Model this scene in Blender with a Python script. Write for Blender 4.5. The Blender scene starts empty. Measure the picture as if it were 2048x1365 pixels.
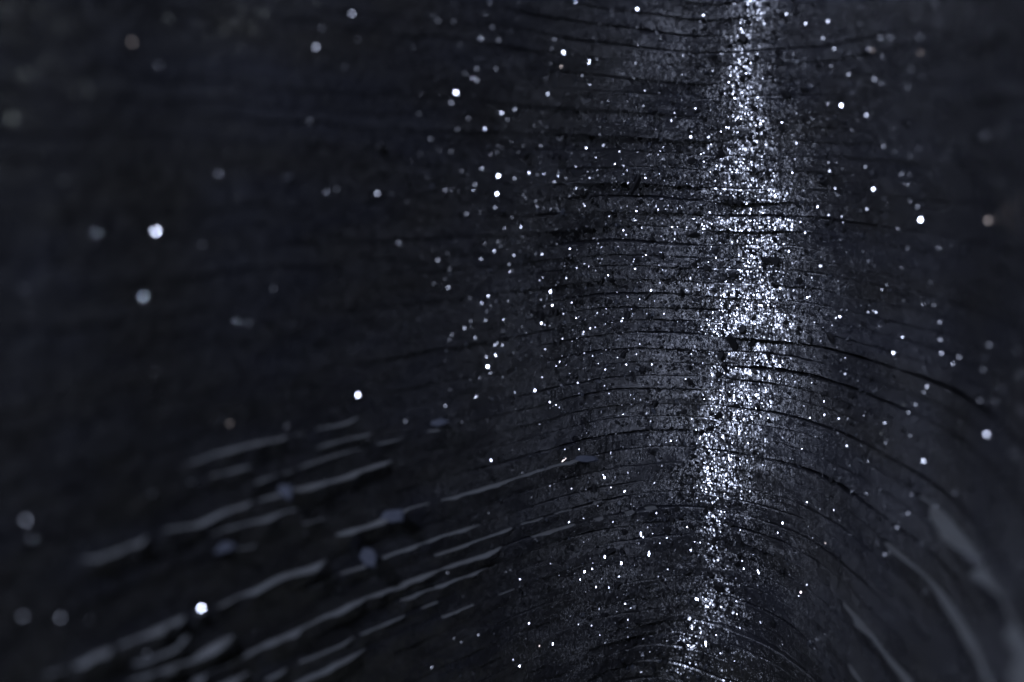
import bpy, math, random
import numpy as np
from mathutils import Vector

# ------------------------------------------------------------------ camera, world, lamps, exposure
sc = bpy.context.scene
COL = sc.collection
FPX = 2000.0                      # focal length in photograph pixels (2048 wide)
YP, ROLL = 309.883, math.atan(0.0299456)

cam_d = bpy.data.cameras.new('camera')
cam = bpy.data.objects.new('camera', cam_d); COL.objects.link(cam)
sc.camera = cam
cam_d.sensor_width = 36.0
cam_d.lens = FPX * 36.0 / 2048.0
cam_d.shift_y = -(682.5 - YP) / 2048.0
cam_d.clip_start = 0.01; cam_d.clip_end = 100
cam.rotation_mode = 'QUATERNION'
from mathutils import Euler, Matrix
cam.rotation_quaternion = (Euler((math.radians(90), 0, 0)).to_matrix() @ Matrix.Rotation(ROLL, 3, 'Z')).to_quaternion()
cam_d.dof.use_dof = True
cam_d.dof.focus_distance = 0.985
cam_d.dof.aperture_fstop = cam_d.lens / 1000.0 / 0.0235
cam_d.dof.aperture_blades = 0

w = bpy.data.worlds.new('World'); sc.world = w; w.use_nodes = True
bg = w.node_tree.nodes['Background']
bg.inputs[0].default_value = (0.82, 0.90, 1.0, 1); bg.inputs[1].default_value = 0.075

LAMP_AZ, LAMP_EL, LAMP_R = math.radians(26), math.radians(28), 1.9
FOCUS_PT = np.array([0.203, 1.0, -0.17])
LAMP = FOCUS_PT + LAMP_R * np.array([-math.sin(LAMP_AZ) * math.cos(LAMP_EL), -math.cos(LAMP_AZ) * math.cos(LAMP_EL), math.sin(LAMP_EL)])
ld = bpy.data.lights.new('desk_lamp_light', 'AREA'); ld.shape = 'DISK'; ld.size = 0.16
ld.energy = 160; ld.color = (0.65, 0.73, 1.0)
lo = bpy.data.objects.new('desk_lamp_light', ld); COL.objects.link(lo)
lo.location = LAMP.tolist()
lo.rotation_euler = Vector((FOCUS_PT - LAMP).tolist()).to_track_quat('-Z', 'Y').to_euler()

td = bpy.data.lights.new('overhead_light', 'AREA'); td.shape = 'DISK'; td.size = 0.7
td.energy = 14; td.color = (0.85, 0.97, 1.0)
to = bpy.data.objects.new('overhead_light', td); COL.objects.link(to)
to.location = (-0.02, 0.60, 1.5)
to.rotation_euler = (Vector((0.0, 0.75, -0.3)) - Vector(to.location)).to_track_quat('-Z', 'Y').to_euler()

vs = sc.view_settings
vs.view_transform = 'Standard'; vs.look = 'None'; vs.exposure = 0; vs.gamma = 1
sc.render.engine = 'CYCLES'
sc.cycles.use_adaptive_sampling = False
sc.cycles.use_denoising = True
sc.cycles.sample_clamp_indirect = 2
sc.cycles.max_bounces = 3
sc.cycles.caustics_reflective = False

# ------------------------------------------------------------------ the wall's surface
KN = np.array([-150, 0, 200, 400, 600, 800, 1000, 1150, 1300, 1430, 1560, 1700, 1820, 1940, 2060, 2200.])
FV = np.array([1.9663, 1.8558, 1.7119, 1.5561, 1.4113, 1.2651, 1.1482, 1.067, 1.017, 1.0, 1.024, 1.062, 1.118, 1.205, 1.385, 1.6605])
KG = np.array([1430, 1560, 1700, 1820, 1940, 2060, 2200.])
GV = np.array([0.0, 0.012, 0.072, 0.168, 0.292, 0.565, 1.0342])

def make_spline(kn, v):
    n = len(kn); h = np.diff(kn); A = np.zeros((n, n)); b = np.zeros(n); A[0, 0] = A[-1, -1] = 1
    for i in range(1, n - 1):
        A[i, i-1] = h[i-1]; A[i, i] = 2 * (h[i-1] + h[i]); A[i, i+1] = h[i]
        b[i] = 6 * ((v[i+1] - v[i]) / h[i] - (v[i] - v[i-1]) / h[i-1])
    M = np.linalg.solve(A, b)
    def ev(x):
        x = np.asarray(x, float); i = np.clip(np.searchsorted(kn, x) - 1, 0, n - 2)
        H = h[i]; a = kn[i+1] - x; c = x - kn[i]
        return M[i]*a**3/6/H + M[i+1]*c**3/6/H + (v[i]/H - M[i]*H/6)*a + (v[i+1]/H - M[i+1]*H/6)*c
    return ev
FS, GS = make_spline(KN, FV), make_spline(KG, GV)

def sstep(a, b, x):
    t = np.clip((x - a) / (b - a), 0, 1); return t * t * (3 - 2 * t)
def soft(v, w): return w * np.logaddexp(0, v / w)

def depth(x, h):
    """plan profile of the curved wall: distance ahead at bearing x, height h"""
    t = np.minimum(soft(h - 260, 90) / 400, 1.6) + 0.6 * np.minimum(soft(180 - h, 90) / 250, 1.4)
    F = FS(x) + np.where(x > 1430, GS(np.maximum(x, 1430.0)), 0) * t
    return 1 / F - 0.45 * soft(250 - h, 110) / FPX * sstep(300, 1150, x) + 0.2 * soft(h - 520, 120) / FPX

def surf(x, h):
    x = np.asarray(x, float); h = np.asarray(h, float)
    x, h = np.broadcast_arrays(x, h)
    d = depth(x, h)
    return np.stack([(x - 1024) / FPX * d, d, -h / FPX], -1)

def nrm(a): return a / np.maximum(np.linalg.norm(a, axis=-1, keepdims=True), 1e-12)

NSIGN = 1.0
def surf_n(x, h):
    e = 3.0
    a = surf(x + e, h) - surf(x - e, h); b = surf(x, h + e) - surf(x, h - e)
    return nrm(np.cross(b, a)) * NSIGN

NSIGN = -1.0 if surf_n(np.array(1430.0), np.array(300.0))[1] > 0 else 1.0
def pix(px, py):
    """bearing and height of the wall point seen at a photograph pixel"""
    px = np.asarray(px, float); py = np.asarray(py, float)
    c, s = math.cos(ROLL), math.sin(ROLL)
    dx, dy = px - 1024, py - YP
    x = 1024 + dx * c + dy * s; y = -dx * s + dy * c
    h = y.copy() if hasattr(y, 'copy') else y
    for _ in range(12): h = y * depth(x, h)
    return x, h

def hash1(i, seed):
    v = np.sin(i * 127.1 + seed * 311.7) * 43758.5453
    return v - np.floor(v)
def vnoise(x, seed):
    i = np.floor(x); f = x - i; f = f * f * (3 - 2 * f)
    return hash1(i, seed) * (1 - f) + hash1(i + 1, seed) * f
def vnoise2(x, y, seed):
    j = np.floor(y); f = y - j; f = f * f * (3 - 2 * f)
    return vnoise(x, seed + j * 7.13) * (1 - f) + vnoise(x, seed + (j + 1) * 7.13) * f
def fbm2(x, y, seed): return 0.55 * vnoise2(x, y, seed) + 0.3 * vnoise2(x * 2.1, y * 2.1, seed + 3) + 0.15 * vnoise2(x * 4.3, y * 4.3, seed + 5)

# ------------------------------------------------------------------ materials
def nodes(name):
    m = bpy.data.materials.new(name); m.use_nodes = True
    nt = m.node_tree; b = nt.nodes['Principled BSDF']
    def N(t, **k):
        n = nt.nodes.new(t)
        for a, v in k.items(): setattr(n, a, v)
        return n
    return m, nt, b, N, nt.links.new

def layer_material():
    m, nt, b, N, ln = nodes('dark_graphite')
    tc = N('ShaderNodeTexCoord')
    geo = N('ShaderNodeNewGeometry')
    acc = None
    outs = []
    for scale, zs, amp in ((760, 0.42, (0.36, 0.3, 1.0)), (290, 0.6, (0.20, 0.2, 0.5)), (1300, .5, (.16, .16, 1.5))):
        mp = N('ShaderNodeMapping'); mp.inputs['Scale'].default_value = (1, 1, zs)
        ln(tc.outputs['Object'], mp.inputs['Vector'])
        v = N('ShaderNodeTexVoronoi'); v.inputs['Scale'].default_value = scale; v.inputs['Randomness'].default_value = 1
        ln(mp.outputs[0], v.inputs['Vector'])
        s = N('ShaderNodeVectorMath', operation='SUBTRACT'); s.inputs[1].default_value = (.5, .5, .5)
        ln(v.outputs['Color'], s.inputs[0])
        k = N('ShaderNodeVectorMath', operation='MULTIPLY'); k.inputs[1].default_value = amp
        ln(s.outputs[0], k.inputs[0])
        outs.append(k)
        if scale == 1300: break
        if acc is None: acc = k
        else:
            ad = N('ShaderNodeVectorMath', operation='ADD'); ln(acc.outputs[0], ad.inputs[0]); ln(k.outputs[0], ad.inputs[1]); acc = ad
    # rubbed and raw patches: grain strength follows a blotchy wear mask stretched along the layers
    mp = N('ShaderNodeMapping'); mp.inputs['Scale'].default_value = (1, 1, 2.6); ln(tc.outputs['Object'], mp.inputs['Vector'])
    nz = N('ShaderNodeTexNoise'); nz.inputs['Scale'].default_value = 17; nz.inputs['Detail'].default_value = 5; nz.inputs['Roughness'].default_value = .65
    ln(mp.outputs[0], nz.inputs['Vector'])
    rp = N('ShaderNodeMapRange'); rp.inputs['From Min'].default_value = .40; rp.inputs['From Max'].default_value = .62
    rp.inputs['To Min'].default_value = .35; rp.inputs['To Max'].default_value = 1.0
    ln(nz.outputs['Fac'], rp.inputs['Value'])
    sc_ = N('ShaderNodeVectorMath', operation='SCALE'); ln(acc.outputs[0], sc_.inputs[0]); ln(rp.outputs[0], sc_.inputs['Scale'])
    a2 = N('ShaderNodeVectorMath', operation='ADD'); ln(geo.outputs['Normal'], a2.inputs[0]); ln(sc_.outputs[0], a2.inputs[1])
    up = N('ShaderNodeVectorMath', operation='ADD'); up.inputs[1].default_value = (0, 0, .13); ln(a2.outputs[0], up.inputs[0])
    nn = N('ShaderNodeVectorMath', operation='NORMALIZE'); ln(up.outputs[0], nn.inputs[0])
    ln(nn.outputs[0], b.inputs['Normal'])
    # burnished skin: very fine grooves along the courses spread the light up and down only
    c2 = N('ShaderNodeVectorMath', operation='ADD'); ln(geo.outputs['Normal'], c2.inputs[0]); ln(outs[2].outputs[0], c2.inputs[1])
    c3 = N('ShaderNodeVectorMath', operation='NORMALIZE'); ln(c2.outputs[0], c3.inputs[0]); ln(c3.outputs[0], b.inputs['Coat Normal'])
    cw = N('ShaderNodeMapRange'); cw.inputs['From Min'].default_value = .38; cw.inputs['From Max'].default_value = .58
    cw.inputs['To Min'].default_value = .08; cw.inputs['To Max'].default_value = .85
    ln(nz.outputs['Fac'], cw.inputs['Value']); ln(cw.outputs[0], b.inputs['Coat Weight'])
    b.inputs['Coat Roughness'].default_value = .22; b.inputs['Coat IOR'].default_value = 1.6
    # colour: near-black graphite, a few brownish and bluish veins
    n2 = N('ShaderNodeTexNoise'); n2.inputs['Scale'].default_value = 9; n2.inputs['Detail'].default_value = 6
    ln(mp.outputs[0], n2.inputs['Vector'])
    cr = N('ShaderNodeValToRGB'); e = cr.color_ramp.elements
    e[0].position = .35; e[0].color = (.0022, .0021, .0021, 1); e[1].position = .65; e[1].color = (.0023, .0024, .0032, 1)
    ln(n2.outputs['Fac'], cr.inputs[0]); ln(cr.outputs[0], b.inputs['Base Color'])
    r2 = N('ShaderNodeMapRange'); r2.inputs['From Min'].default_value = .35; r2.inputs['From Max'].default_value = .65
    r2.inputs['To Min'].default_value = .32; r2.inputs['To Max'].default_value = .185
    ln(nz.outputs['Fac'], r2.inputs['Value']); ln(r2.outputs[0], b.inputs['Roughness'])
    b.inputs['IOR'].default_value = 1.38
    return m

def flake_material(name, col, ior, rough):
    m, nt, b, N, ln = nodes(name)
    tc = N('ShaderNodeTexCoord')
    nz = N('ShaderNodeTexNoise'); nz.inputs['Scale'].default_value = 300; nz.inputs['Detail'].default_value = 3
    ln(tc.outputs['Object'], nz.inputs['Vector'])
    r = N('ShaderNodeMapRange'); r.inputs['To Min'].default_value = rough * .6; r.inputs['To Max'].default_value = rough * 1.4
    ln(nz.outputs['Fac'], r.inputs['Value']); ln(r.outputs[0], b.inputs['Roughness'])
    b.inputs['Base Color'].default_value = (*col, 1); b.inputs['IOR'].default_value = ior
    return m

def lit_ledge_material():  # mottled paler grey: overhead light on the ledges put into the colour
    m, nt, b, N, ln = nodes('lit_ledge_grey')
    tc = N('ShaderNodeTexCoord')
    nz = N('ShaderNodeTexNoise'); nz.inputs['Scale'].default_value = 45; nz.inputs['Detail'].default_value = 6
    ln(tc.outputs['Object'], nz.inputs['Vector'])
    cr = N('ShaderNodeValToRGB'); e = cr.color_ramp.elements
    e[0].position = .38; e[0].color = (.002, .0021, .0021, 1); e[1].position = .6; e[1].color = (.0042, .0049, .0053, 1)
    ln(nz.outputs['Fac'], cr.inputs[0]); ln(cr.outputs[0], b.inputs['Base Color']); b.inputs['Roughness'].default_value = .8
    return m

M_LAYER = layer_material()
M_LIT_LEDGE = lit_ledge_material()
M_CORE = flake_material('dark_core', (.006, .006, .007), 1.4, .7)
M_FLAKE = flake_material('glassy_black', (.006, .0065, .008), 1.64, .2)
M_PALE = flake_material('pale_glint', (.05, .055, .06), 1.8, .22)
M_WARM = flake_material('warm_glint', (.035, .026, .018), 1.55, .25)
M_WARM.node_tree.nodes['Principled BSDF'].inputs['Specular Tint'].default_value = (1, .8, .62, 1)
M_CHIP = flake_material('matt_black_chip', (.002, .002, .0022), 1.2, .6)
M_CHIP.node_tree.nodes['Principled BSDF'].inputs['Specular IOR Level'].default_value = .15
M_SLATE = flake_material('dull_slate_chip', (.0065, .0072, .0095), 1.3, .8)
M_SLATE.node_tree.nodes['Principled BSDF'].inputs['Specular IOR Level'].default_value = .1

def mesh_obj(name, verts, faces, mat, parent=None, smooth=False):
    me = bpy.data.meshes.new(name)
    me.from_pydata(verts if isinstance(verts, list) else verts.tolist(), [], faces if isinstance(faces, list) else faces.tolist())
    me.materials.append(mat)
    if smooth: me.polygons.foreach_set('use_smooth', [True] * len(me.polygons))
    me.update()
    o = bpy.data.objects.new(name, me); COL.objects.link(o)
    if parent: o.parent = parent
    return o

# ------------------------------------------------------------------ the layered wall
wall = bpy.data.objects.new('layered_panel', None); COL.objects.link(wall)
wall['label'] = 'black inward-curving panel of thin stacked layers, glittering along one bright streak'
wall['category'] = 'curved panel'

# joints at the streak (photo height, openness towards either flank)
JOINTS = [(-170, .3, .3), (-132, .3, .3), (-95, .3, .3), (-60, .3, .3), (-28, .3, .3), (3, .3, .3), (36, .6, .3), (70, .6, .2), (103, .6, .6), (132, .2, .3), (166, .3, .5),
          (197, .3, .3), (232, .2, .2), (262, .2, .2), (283, .35, .1), (312, .2, .2), (343, .3, .2), (376, .7, .3), (404, .5, .2), (432, .6, .9), (462, .2, .3), (492, .3, .2), (516, .5, .2),
          (537, .4, .5), (566, .5, .3), (594, .5, .3), (620, .6, .4), (645, .6, .4), (672, .4, 1), (702, .6, .4), (730, .4, .9), (756, .4, .2), (780, .6, .3), (812, .4, .7), (838, .2, .4),
          (866, 1, .4), (901, .3, 1), (932, .3, .3), (964, .4, .4), (989, .5, .4), (1018, .5, .5), (1044, .6, .8), (1073, .4, .3), (1103, .5, .5), (1128, .2, .3), (1155, .4, .3),
          (1190, .5, .8), (1218, .3, .3), (1247, .6, .4), (1272, .3, .2), (1300, .5, .3), (1335, .5, .3), (1368, .4, .3), (1402, .4, .3), (1438, .4, .3), (1475, .4, .3), (1512, .4, .3)]
JOINTS = [(y, .3, .3) for y in range(-460, -180, 36)] + JOINTS + [(y, .4, .3) for y in range(1550, 1780, 38)]
HJ = pix(np.full(len(JOINTS), 1430.0), np.array([j[0] for j in JOINTS], float))[1]
# ledges: joint height at streak -> (from x, to x, depth) of the step that the course below stands proud
LEDGES = {1018: [(380, 1330, .011)], 989: [(150, 480, .011), (880, 1250, .006)], 932: [(120, 660, .011), (1800, 2100, .008)], 812: [(180, 820, .009)],
          901: [(690, 1180, .009)], 780: [(520, 905, .008)], 730: [(380, 720, .007)], 964: [(640, 980, .008), (300, 420, .008)], 1044: [(330, 520, .008), (820, 1010, .006)],
          866: [(480, 560, .009), (590, 680, .008), (1000, 1150, .004)], 838: [(430, 620, .008), (1870, 2200, .045)], 1073: [(560, 900, .007), (1720, 2000, .012)], 1155: [(1680, 1900, .008)],
          756: [(300, 520, .006), (640, 760, .005)], 1103: [(500, 760, .008), (900, 1060, .004)]}

XC = np.concatenate([np.arange(-800, -100, 25.0), np.arange(-100, 900, 11.0), np.arange(900, 1820, 4.5), np.arange(1820, 2200, 9.0), np.arange(2205, 2600, 25.0)])
LED = []
for k, j in enumerate(JOINTS):
    a = np.zeros_like(XC)
    for (x0, x1, dp) in LEDGES.get(j[0], ()):
        m = sstep(x0 - 25, x0 + 25, XC) * (1 - sstep(x1 - 30, x1 + 30, XC))
        a = np.maximum(a, .75 * dp * m * np.clip(-.25 + 1.1 * vnoise(XC / 70, 892 + k) + .75 * vnoise(XC / 21, 922 + k), .1, 1.3))
    LED.append(a)

def course_offset(i, X):
    """how far course i stands proud (metres) along its length, before its own slope"""
    i = i - 8
    o = 0.0022 * (vnoise(X / 420, 10 + i) - .5) + 0.0010 * (vnoise(X / 70, 50 + i) - .5)
    steps = np.floor(vnoise(X / 55 + 13 * i, 120 + i) * 4) / 4          # pieces split off: sharp small steps
    return (o + 0.0013 * (steps - .4) * sstep(.35, .6, vnoise(X / 260, 160 + i))) * (.3 + .7 * sstep(600, 1200, X))

# the fold wanders: each course turns a little, so the streak follows the fold
FOLD_Y = np.array([-100, 0, 60, 180, 260, 700, 860, 1000, 1090, 1240, 1270, 1300, 1420.])
FOLD_D = np.array([70, 64, 28, 15, 0, -8, -22, -16, 0, -5, -55, -80, -80.])
def fold(i, X):
    yc = .5 * (JOINTS[i][0] + JOINTS[i+1][0])
    d = np.interp(yc, FOLD_Y, FOLD_D) + np.interp(yc, [150, 350, 750, 950], [22, 64, 64, 30]) * (hash1(np.array(float(i - 8)), 77) - .55)
    xc = 1440 + .5 * d
    o = -.0058 * d * (X - xc) / FPX * np.exp(-((X - xc) / 120) ** 2)
    q = np.interp(yc, [100, 350, 450, 650, 800, 950, 1050], [0, .7, 1, 1, .75, .4, 0]) * (.75 + .5 * hash1(np.array(float(i - 8)), 91))
    xq = 1418 + 40 * (hash1(np.array(float(i - 8)), 97) - .5)           # the fold is flatter at mid height
    return o - q * .0047 * .5 * (X - xq) ** 2 / FPX * np.exp(-((X - xq) / 165) ** 2)

def joint_open(k, X):
    L_, R_ = JOINTS[k][1], JOINTS[k][2]
    s = (L_ + (R_ - L_) * sstep(1380, 1500, X)) * sstep(780, 1180, X)
    broken = sstep(.25, .55, vnoise(X / 170, 352 + k) + .55 * (s - .35))
    s = s * (.6 + .4 * sstep(1000, 1300, X)) if L_ < .9 else s
    return s * (.12 + .88 * broken)

def joint_gap(k, X):
    n = vnoise(X / 120, 292 + k) * .5 + vnoise(X / 23, 322 + k) * .3 + vnoise(X / 9, 337 + k) * .25
    return np.clip(joint_open(k, X) * (6.5 + 2.5 * sstep(.8, 1, joint_open(k, X))) * (n - .18) * 1.3, 0.1, 10)

def joint_line(k, X):
    left = 1 - sstep(600, 1050, X)
    return HJ[k] + 9 * left * (vnoise(X / 58, 452 + k) - .5) + 3.2 * (vnoise(X / 150, 392 + k) - .5) + 2.0 * (vnoise(X / 26, 422 + k) - .5)

VV = np.array([0.0, .07, .25, .45, .65, .85, .95, 1.0])
SURF_OFF = {}
for i in range(len(JOINTS) - 1):
    X = XC
    top = joint_line(i, X) + joint_gap(i, X) * .5
    bot = joint_line(i + 1, X) - joint_gap(i + 1, X) * .5
    bot = np.maximum(bot, top + 5)
    off0 = course_offset(i, X) + fold(i, X)
    led = LED[i]
    rows, offs = [], []
    rows.append(surf(X, top) - surf_n(X, top) * 0.04)
    for v in VV:
        h = top + (bot - top) * v
        rough = 0.0016 * (fbm2(X / 34, h / 17, 500) - .5) + 0.0008 * (fbm2(X / 9, h / 7, 540) - .5)
        edge = -0.0018 * ((v < .01) * joint_open(i, X) + (v > .99) * joint_open(i + 1, X))
        o = off0 + led * (1 - v) + rough + edge + 0.0012 * (v - .5) * (vnoise(X / 300, 592 + i) * 2 - .6)
        offs.append(o)
        rows.append(surf(X, h) + surf_n(X, h) * o[:, None])
    rows.append(surf(X, bot) - surf_n(X, bot) * 0.04)
    SURF_OFF[i] = np.array(offs)
    V = np.array(rows); nr, nc = V.shape[:2]
    idx = np.arange(nr * nc).reshape(nr, nc)
    q = np.stack([idx[:-1, :-1], idx[1:, :-1], idx[1:, 1:], idx[:-1, 1:]], -1).reshape(-1, 4)
    lay = mesh_obj('layer', V.reshape(-1, 3), q, M_LAYER, wall)
    if led.max() > 0:                       # step tops coloured paler, in place of light falling from above
        lay.data.materials.append(M_LIT_LEDGE)
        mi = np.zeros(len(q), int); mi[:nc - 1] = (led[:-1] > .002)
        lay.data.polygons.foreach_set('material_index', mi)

# solid core behind the courses
Xk = np.arange(-810, 2601, 20.0); Hk = np.linspace(HJ[0] - 5, HJ[-1] + 5, 60)
GX, GH = np.meshgrid(Xk, Hk)
A_ = surf(GX, GH) - surf_n(GX, GH) * 0.034; B_ = surf(GX, GH) - surf_n(GX, GH) * 0.075
nr, nc = GX.shape; idx = np.arange(nr * nc).reshape(nr, nc)
q = np.stack([idx[:-1, :-1], idx[1:, :-1], idx[1:, 1:], idx[:-1, 1:]], -1).reshape(-1, 4)
ring = np.concatenate([idx[0, :], idx[1:, -1], idx[-1, -2::-1], idx[-2:0:-1, 0]]); ring2 = np.roll(ring, -1); n0 = nr * nc
side = np.stack([ring, ring2, ring2 + n0, ring + n0], -1)
mesh_obj('core', np.concatenate([A_.reshape(-1, 3), B_.reshape(-1, 3)]), np.concatenate([q, q[:, ::-1] + n0, side]), M_CORE, wall)

# ------------------------------------------------------------------ flakes and grit on the wall
def proud(x, h):
    """stand-out of the courses at a bearing and height"""
    x = np.atleast_1d(x); h = np.atleast_1d(h)
    k = np.clip(np.searchsorted(HJ, h) - 1, 0, len(JOINTS) - 2)
    out = np.zeros_like(x)
    for i in np.unique(k):
        m = k == i
        v = np.clip((h[m] - HJ[i]) / (HJ[i+1] - HJ[i]), 0, 1)
        c = np.clip(np.searchsorted(XC, x[m]), 0, len(XC) - 1)
        r = np.clip(np.searchsorted(VV, v) - 1, 0, len(VV) - 2); f = (v - VV[r]) / (VV[r+1] - VV[r])
        out[m] = SURF_OFF[i][r, c] * (1 - f) + SURF_OFF[i][r+1, c] * f
    return out

rng = np.random.default_rng(7)
def basis(n):
    a = np.where(np.abs(n[..., 2:3]) < .9, np.array([0, 0, 1.0]), np.array([1.0, 0, 0]))
    u = nrm(np.cross(a, n)); return u, np.cross(n, u)

def flake_verts(P, n, size, aspect, ang, thick, k=6):
    """flat irregular chips: a bevelled many-sided plate each; arrays of length m"""
    m = len(P)
    u, v = basis(n)
    ca, sa = np.cos(ang)[:, None], np.sin(ang)[:, None]
    u, v = u * ca + v * sa, -u * sa + v * ca
    th = np.linspace(0, 2 * np.pi, k, endpoint=False)[None, :] + rng.uniform(-.3, .3, (m, k))
    r = size[:, None] * .5 * rng.uniform(.65, 1.15, (m, k))
    x = (r * np.cos(th))[..., None] * u[:, None] * aspect[:, None, None]; y = (r * np.sin(th))[..., None] * v[:, None]
    top = P[:, None] + (x + y) * .8 + n[:, None] * (thick[:, None, None] * .5)
    mid = P[:, None] + (x + y)
    bot = P[:, None] + (x + y) * .7 - n[:, None] * (thick[:, None, None] * .6)
    V = np.concatenate([top, mid, bot], 1)
    F = [tuple(range(k)), tuple(range(3 * k - 1, 2 * k - 1, -1))]
    for a in (0, k):
        for j in range(k):
            F.append((a + j, a + k + j, a + k + (j + 1) % k, a + (j + 1) % k))
    return V, F

CAM = np.zeros(3)
def aim(P): return nrm(nrm(CAM - P) + nrm(LAMP - P))

def on_wall(px, py):
    x, h = pix(np.atleast_1d(px), np.atleast_1d(py))
    n = surf_n(x, h)
    P = surf(x, h) + n * proud(x, h)[:, None]
    return P, n, np.linalg.norm(P, axis=1) * 0 + P[:, 1] / FPX      # metres per photograph pixel there

def stuff_flakes(name, label, cat, P, n, size, aspect, ang, thick, mat, k=5):
    V, F = flake_verts(P, n, size, aspect, ang, thick, k)
    m, kv = V.shape[:2]
    faces = [tuple(c + j * kv for c in f) for j in range(m) for f in F]
    o = mesh_obj(name, V.reshape(-1, 3), faces, mat)
    o['label'] = label; o['category'] = cat; o['kind'] = 'stuff'
    return o

YS = np.array([-60, 0, 60, 180, 260, 400, 600, 700, 860, 1000, 1120, 1230, 1290, 1400.])
XS = np.array([1545, 1530, 1492, 1470, 1450, 1462, 1450, 1430, 1405, 1410, 1428, 1418, 1345, 1330.])
def streak_x(y): return np.interp(y, YS, XS)

def scatter(m, mode):
    if mode == 'streak':
        y = rng.uniform(-40, 1400, m); x = streak_x(y) + rng.normal(0, 1, m) * np.interp(y, [0, 300, 560, 800, 1000, 1300], [60, 85, 130, 90, 60, 60])
    elif mode == 'broad': x = rng.normal(1290, 190, m); y = rng.normal(500, 220, m)
    elif mode == 'low': x = rng.normal(1290, 130, m); y = rng.normal(1150, 110, m)
    elif mode == 'flank': x = rng.normal(1700, 130, m); y = rng.uniform(0, 1100, m)
    else: x = rng.uniform(-50, 2100, m); y = rng.uniform(-50, 1420, m)
    ok = (x > -150) & (x < 2150) & (y > -80) & (y < 1440)
    return x[ok], y[ok]

def grit(counts, med, sig, spread, mat, name, label, cat, up=.22, lift=.25):
    px, py = map(np.concatenate, zip(*[scatter(c, m_) for m_, c in counts]))
    P, n, mpp = on_wall(px, py)
    m = len(px)
    size = np.clip(np.exp(rng.normal(math.log(med), sig, m)), 1.6, 26) * mpp
    nn = nrm(n + rng.normal(0, spread, (m, 3)) * np.array([.8, .8, 1.2]) + np.array([0, 0, up]))
    P = P + n * (size * lift)[:, None]
    stuff_flakes(name, label, cat, P, nn, size, rng.uniform(.4, 1.0, m), rng.uniform(0, 6.28, m), size * rng.uniform(.15, .4, m), mat)

grit([('streak', 2200), ('broad', 2600), ('low', 500), ('flank', 700), ('all', 500)], 4.6, .42, .42, M_FLAKE,
     'bright_grit', 'fine glassy grit sprinkled over the whole layered wall', 'grit')
grit([('streak', 1700), ('broad', 800), ('low', 120), ('flank', 200), ('all', 150)], 6.5, .5, .35, M_CHIP,
     'dark_grit', 'matt black crumbs stuck to the wall around the bright streak', 'crumbs', up=0)

def glitter(mode_counts, med, spread, name, label):
    px, py = map(np.concatenate, zip(*[scatter(c, m_) for m_, c in mode_counts]))
    P, n, mpp = on_wall(px, py); m = len(px)
    size = np.clip(np.exp(rng.normal(math.log(med), .35, m)), 1.5, 9) * mpp
    P = P + n * (size * .4)[:, None]
    stuff_flakes(name, label, 'grit', P, nrm(aim(P) + rng.normal(0, spread, (m, 3))), size, rng.uniform(.25, .9, m), rng.uniform(-.7, .7, m), size * .25, M_FLAKE)
glitter([('broad', 1900), ('low', 240), ('flank', 170), ('all', 70)], 2.5, .12, 'loose_glitter', 'tiny loose sparkles thinning out from the streak across both flanks')

# glints that can be picked out in the photo: (x, y, brightness, chip size px, warm)
GL = [(643,57,.15),(715,80,.15),(825,95,.15),(875,42,.2),(906,43,.2),(979,5,.35),(995,80,.25),(990,137,.25),(928,147,.3),(952,160,.45),(935,237,.4),(912,258,.25),(617,243,.2),
(837,228,.15),(900,303,.2),(860,278,.25),(672,378,.15),(405,490,.15),(45,580,.18),(55,640,.22),(545,577,.15),(495,647,.22),(308,745,.18),(180,1240,.12),(290,1305,.2),(808,842,.25),
(890,812,.5),(728,877,.2),(953,1268,.4),(905,1275,.2),(920,1283,.2),(948,369,.4),(932,428,.4),(875,520,.5),(895,575,.5),(962,518,.5),(1027,511,.5),(1017,529,.4),(977,593,.7),(964,607,.7),
(928,656,.5),(970,641,.5),(948,675,.5),(940,641,.4),(981,747,.6),(990,691,.5),(995,687,.5),(1005,691,.5),(1111,614,.9),(1086,648,.9),(967,487,.7),(1108,79,.35),(2005,365,.2),(1972,60,.15),
(1875,10,.3),(1880,45,.25),(1845,75,.3),(1784,75,.5),(1763,75,.6),(1671,97,.6),(1645,77,.5),(1606,50,.8),(1695,150,.5),(1746,160,.6),(1815,175,.3),(1820,140,.3),(1768,293,.4),(1790,303,.3),
(1800,350,.4),(1975,270,.25),(1655,345,.7),(1628,420,.9),(1652,435,.6),(1731,420,.6),(1603,473,.9),(1570,512,1),(1618,560,.6),(1555,583,.9),(1667,638,.8),(1752,625,.6),(1735,625,.4),(1918,715,.5),
(1869,610,.4),(1880,645,.5),(1882,680,.6),(1885,707,.6),(1978,690,.4),(1967,740,.35),(1992,803,.35),(1962,803,.3),(1819,826,.5),(1850,785,.45),(1832,810,.4),(1641,831,.8),(1670,838,.8),
(1820,872,.4),(1767,846,.5),(1691,892,.7),(1816,1027,.4),(1793,1055,.4),(1775,1110,.35),(1615,1170,.6),(1910,988,.3),(2035,700,.25),(2035,750,.15),(2040,1130,.15),(1838,413,.4),
(1346,887,.9),(1147,980,.5),(1288,1077,.8),(1183,1137,.8),(1189,1172,.8),(1211,1173,.8),(1215,1173,.8),(1262,1217,.8),(1055,1245,.8),(1025,1319,.6),(1250,1290,.8),(1374,1053,1),(1385,1340,.9),
(1509,1110,1),(1381,1100,.8),(1108,470,.8),(1087,510,.7),(1140,560,.7),(1190,662,.8),(1256,650,.8),(1130,680,.6),(1220,745,.7),(1312,735,.9),(1100,805,.7),(1163,770,.6),(1303,880,.6)]
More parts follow.
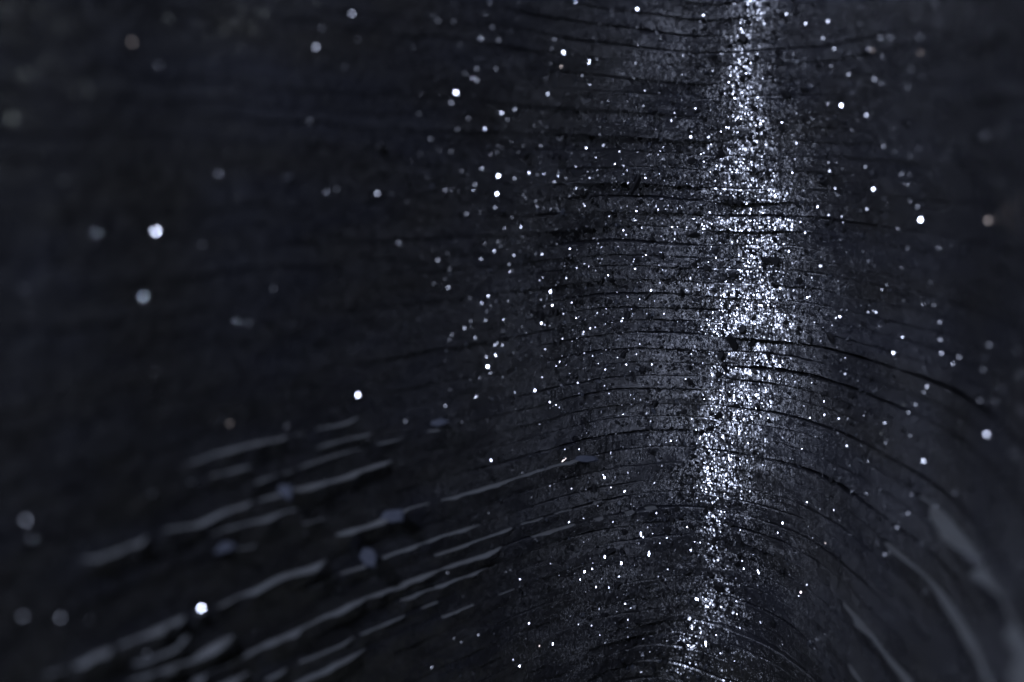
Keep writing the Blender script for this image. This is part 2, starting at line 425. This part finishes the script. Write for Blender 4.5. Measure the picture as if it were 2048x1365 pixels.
GL = [(x, y, b, .0) for x, y, b in GL] + [(824,70,.2,1),(1120,133,.4,1),(1842,105,.4,1),(1747,100,.5,1),(1652,1087,.5,1),(1077,1291,.5,1),(458,847,.2,1)]
def placed(P, n, b):
    """chip normal: turned so that the lamp glances off it, less exactly for fainter ones"""
    a = aim(P); t = rng.normal(0, 1, a.shape); t = nrm(t - a * (t * a).sum(-1, keepdims=True))
    off = np.interp(b, [.1, .2, .5, .8, 1.0], [.135, .11, .07, .045, .02])
    return nrm(a + t * off[:, None])
for wflag, mat, nm, lb in ((0, M_FLAKE, 'glassy_grains', 'scattered glassy grains catching the lamp on both flanks'), (1, M_WARM, 'warm_grains', 'few brownish grains glinting among the blue ones')):
    g = np.array([q for q in GL if q[3] == wflag])
    P, n, mpp = on_wall(g[:, 0], g[:, 1])
    m = len(g); size = np.interp(g[:, 2], [.1, 1], [4.4, 4.9]) * mpp
    P = P + n * (size * .5)[:, None]
    stuff_flakes(nm, lb, 'grains', P, placed(P, n, g[:, 2]), size, rng.uniform(.45, 1, m), rng.uniform(-.6, .6, m), size * .25, mat, 6)

# single chips: (x, y, width px, length px, tilt deg, brightness (None = matt black), material, label)
CH = [
 (310, 463, 8, 9, 20, 1.0, 0, 'brightest blue-white chip alone on the unlit flank, halfway up'),
 (714, 790, 8, 9, 0, 1.0, 0, 'white chip glinting just above the faint ledges of the dark flank'),
 (400, 1214, 9, 10, 0, 1.0, 0, 'large pale round glint sitting on a ledge of the dark flank'),
 (478, 1113, 8, 8, 0, .4, 0, 'dim bluish round glint between two ledges, above the large pale one'),
 (702, 27, 8, 10, 60, .42, 0, 'striped bluish glint high on the dark flank near the upper edge'),
 (630, 95, 9, 9, 0, .45, 0, 'grey-blue round glint below the striped one high on the dark flank'),
 (262, 85, 9, 9, 0, .2, 1, 'faint brownish round glint in the upper corner of the dark flank'),
 (910, 185, 9, 11, 80, .9, 0, 'double blue-white glint between dark flank and upper streak'),
 (753, 387, 8, 8, 0, .45, 0, 'lone faint violet glint at mid height on the dark flank'),
 (50, 1040, 10, 12, 30, .28, 0, 'crescent violet glint at the outer edge of the dark flank'),
 (45, 1232, 10, 10, 0, .2, 0, 'outer one of two dull violet glints low on the dark flank'),
 (120, 1235, 10, 10, 0, .24, 0, 'inner one of two dull violet glints low on the dark flank'),
 (995, 352, 7, 8, 0, 1.0, 0, 'upper one of two bright chips stacked beside the scattered glitter'),
 (993, 388, 7, 9, 0, 1.0, 0, 'lower one of two bright chips stacked beside the scattered glitter'),
 (974, 733, 8, 9, 20, 1.0, 0, 'bright white chip just above the long dark joint below mid height'),
 (1125, 105, 7, 15, 15, .8, 0, 'elongated light blue chip near the upper edge before the streak'),
 (1270, 17, 7, 8, 0, .9, 0, 'small white chip at the upper end of the first open joint'),
 (1109, 587, 7, 11, 5, 1.0, 0, 'white teardrop chip in the glitter left of the streak at mid height'),
 (1680, 213, 9, 10, 0, 1.0, 0, 'white chip alone beside the upper streak on the lit flank'),
 (1745, 380, 8, 9, 0, .9, 0, 'blue-white chip between the streak and the very bright triangular one'),
 (1842, 440, 11, 13, 10, 1.0, 0, 'very bright rounded triangular chip on the lit flank'),
 (1980, 440, 11, 12, 0, .3, 1, 'brownish round glint beside the very bright triangular chip'),
 (1977, 870, 8, 8, 0, .8, 0, 'pale ring-shaped glint beside the outer end of a wide dark joint'),
 (1787, 706, 7, 7, 0, .95, 0, 'white chip resting on the widest dark joint of the lit flank'),
 (1848, 923, 8, 9, 70, .7, 0, 'pale bluish twin glint below the wide dark joints'),
 (1567, 1046, 7, 7, 0, .9, 0, 'small bluish-white chip beside the lower streak'),
 (1602, 1185, 7, 7, 0, .95, 1, 'small warm white chip low on the lit flank'),
 (1283, 1070, 7, 22, 12, .8, 0, 'upright pale blue shard above the lower glitter'),
 (1297, 1107, 6, 17, -8, 1.0, 0, 'narrow white shard standing just below the upright pale blue one'),
 (1208, 1113, 7, 10, 0, 1.0, 0, 'bright white grain at the head of a slanting row of four'),
 (1241, 1125, 6, 11, 0, 1.0, 0, 'bright white grain right after the head of the slanting row'),
 (1168, 1143, 6, 8, 0, 1.0, 0, 'white grain at the lowest end of the slanting row'),
 (1104, 1287, 6, 8, 0, 1.0, 0, 'white grain near the lower edge, away from the streak'),
 (1038, 1332, 6, 8, 0, 1.0, 0, 'bluish-white grain closest to the lower edge'),
 (1215, 960, 6, 9, 10, 1.0, 0, 'bright white grain below the long dark joint'),
 (1132, 923, 5, 20, -48, .6, 1, 'slanting grey splinter in a shallow notch under the long joint'),
 (1413, 1275, 7, 19, 8, .9, 0, 'pale shard hanging under the lower end of the streak'),
 (1515, 1145, 4, 17, 25, .9, 0, 'slim white splinter beside the lower streak'),
 (1071, 782, 6, 8, 0, 1.0, 0, 'white grain on a plain dark course midway to the streak'),
 (1675, 635, 6, 10, 40, .95, 0, 'slanting pair of white grains on the lit flank at mid height'),
 (772, 1028, 28, 76, -76, .9, 3, 'largest dull slate-blue wedge lying on a ledge of the dark flank'),
 (726, 1108, 40, 52, 10, .9, 3, 'dull slate-blue chip under the largest wedge on the dark flank'),
 (562, 978, 30, 44, 40, .9, 3, 'dull slate-blue chip amid the upper ledges of the dark flank'),
 (440, 1090, 20, 48, -70, .9, 3, 'narrow dull slate-blue chip beside a dim round glint'),
 (870, 842, 18, 50, -80, .9, 3, 'thin dull slate-blue sliver at the inner end of the top ledge'),
 (1168, 918, 22, 62, -86, .9, 3, 'dull slate-blue patch chip below the long dark joint'),
 (1466, 688, 15, 42, 17, None, 2, 'largest matt black chip standing upright across the bright streak'),
 (1499, 692, 9, 24, -38, None, 2, 'curved black chip next to the largest black chip'),
 (1451, 738, 9, 24, 28, None, 2, 'black splinter below the largest black chip'),
 (1232, 567, 12, 26, 78, None, 2, 'black diamond-shaped chip in the glitter beside the streak'),
 (1278, 372, 13, 52, 0, None, 2, 'long upright black splinter beside the upper streak'),
 (1388, 470, 11, 26, 85, None, 2, 'flat black chip at the edge of the streak above mid height'),
 (1303, 596, 8, 18, -20, None, 2, 'small black chip above the pale courses beside the streak'),
 (1437, 829, 10, 22, -45, None, 2, 'black notch-like chip in the streak above the long joint'),
 (1382, 737, 8, 18, 18, None, 2, 'black sliver at the inner edge of the streak'),
]
for (x, y, wd, lg, tilt, br, mt, label) in CH:
    P, n, mpp = on_wall(x, y)
    if br is None: wd, lg = wd * 1.25, lg * 1.3
    elif mt != 3: wd, lg = wd * .66, lg * .8
    s = lg * mpp; asp = np.array([wd / lg])
    if br is None:
        nn = nrm(n + np.array([[.1, 0, -.35]]) * 1.0)
        P = P + n * (0.28 * wd * mpp)[:, None]; th = wd * mpp * .35
    else:
        P = P + n * (0.5 * wd * mpp)[:, None]
        nn = placed(P, n, np.array([br])); th = wd * mpp * .3
    # basis() gives u sideways and v up: width along u, length along v
    V, F = flake_verts(P, nn, s, asp, np.array([math.radians(tilt)]), th, 8)
    c = V[0].mean(0)
    o = mesh_obj('chip' if br is None else 'flake', V[0] - c, F, (M_FLAKE, M_WARM, M_CHIP, M_SLATE)[mt])
    o.location = c.tolist()
    o['label'] = label; o['category'] = 'chip' if br is None else 'flake'
    o['group'] = 'black chips stuck on the streak' if br is None else 'shiny flakes stuck to the wall'
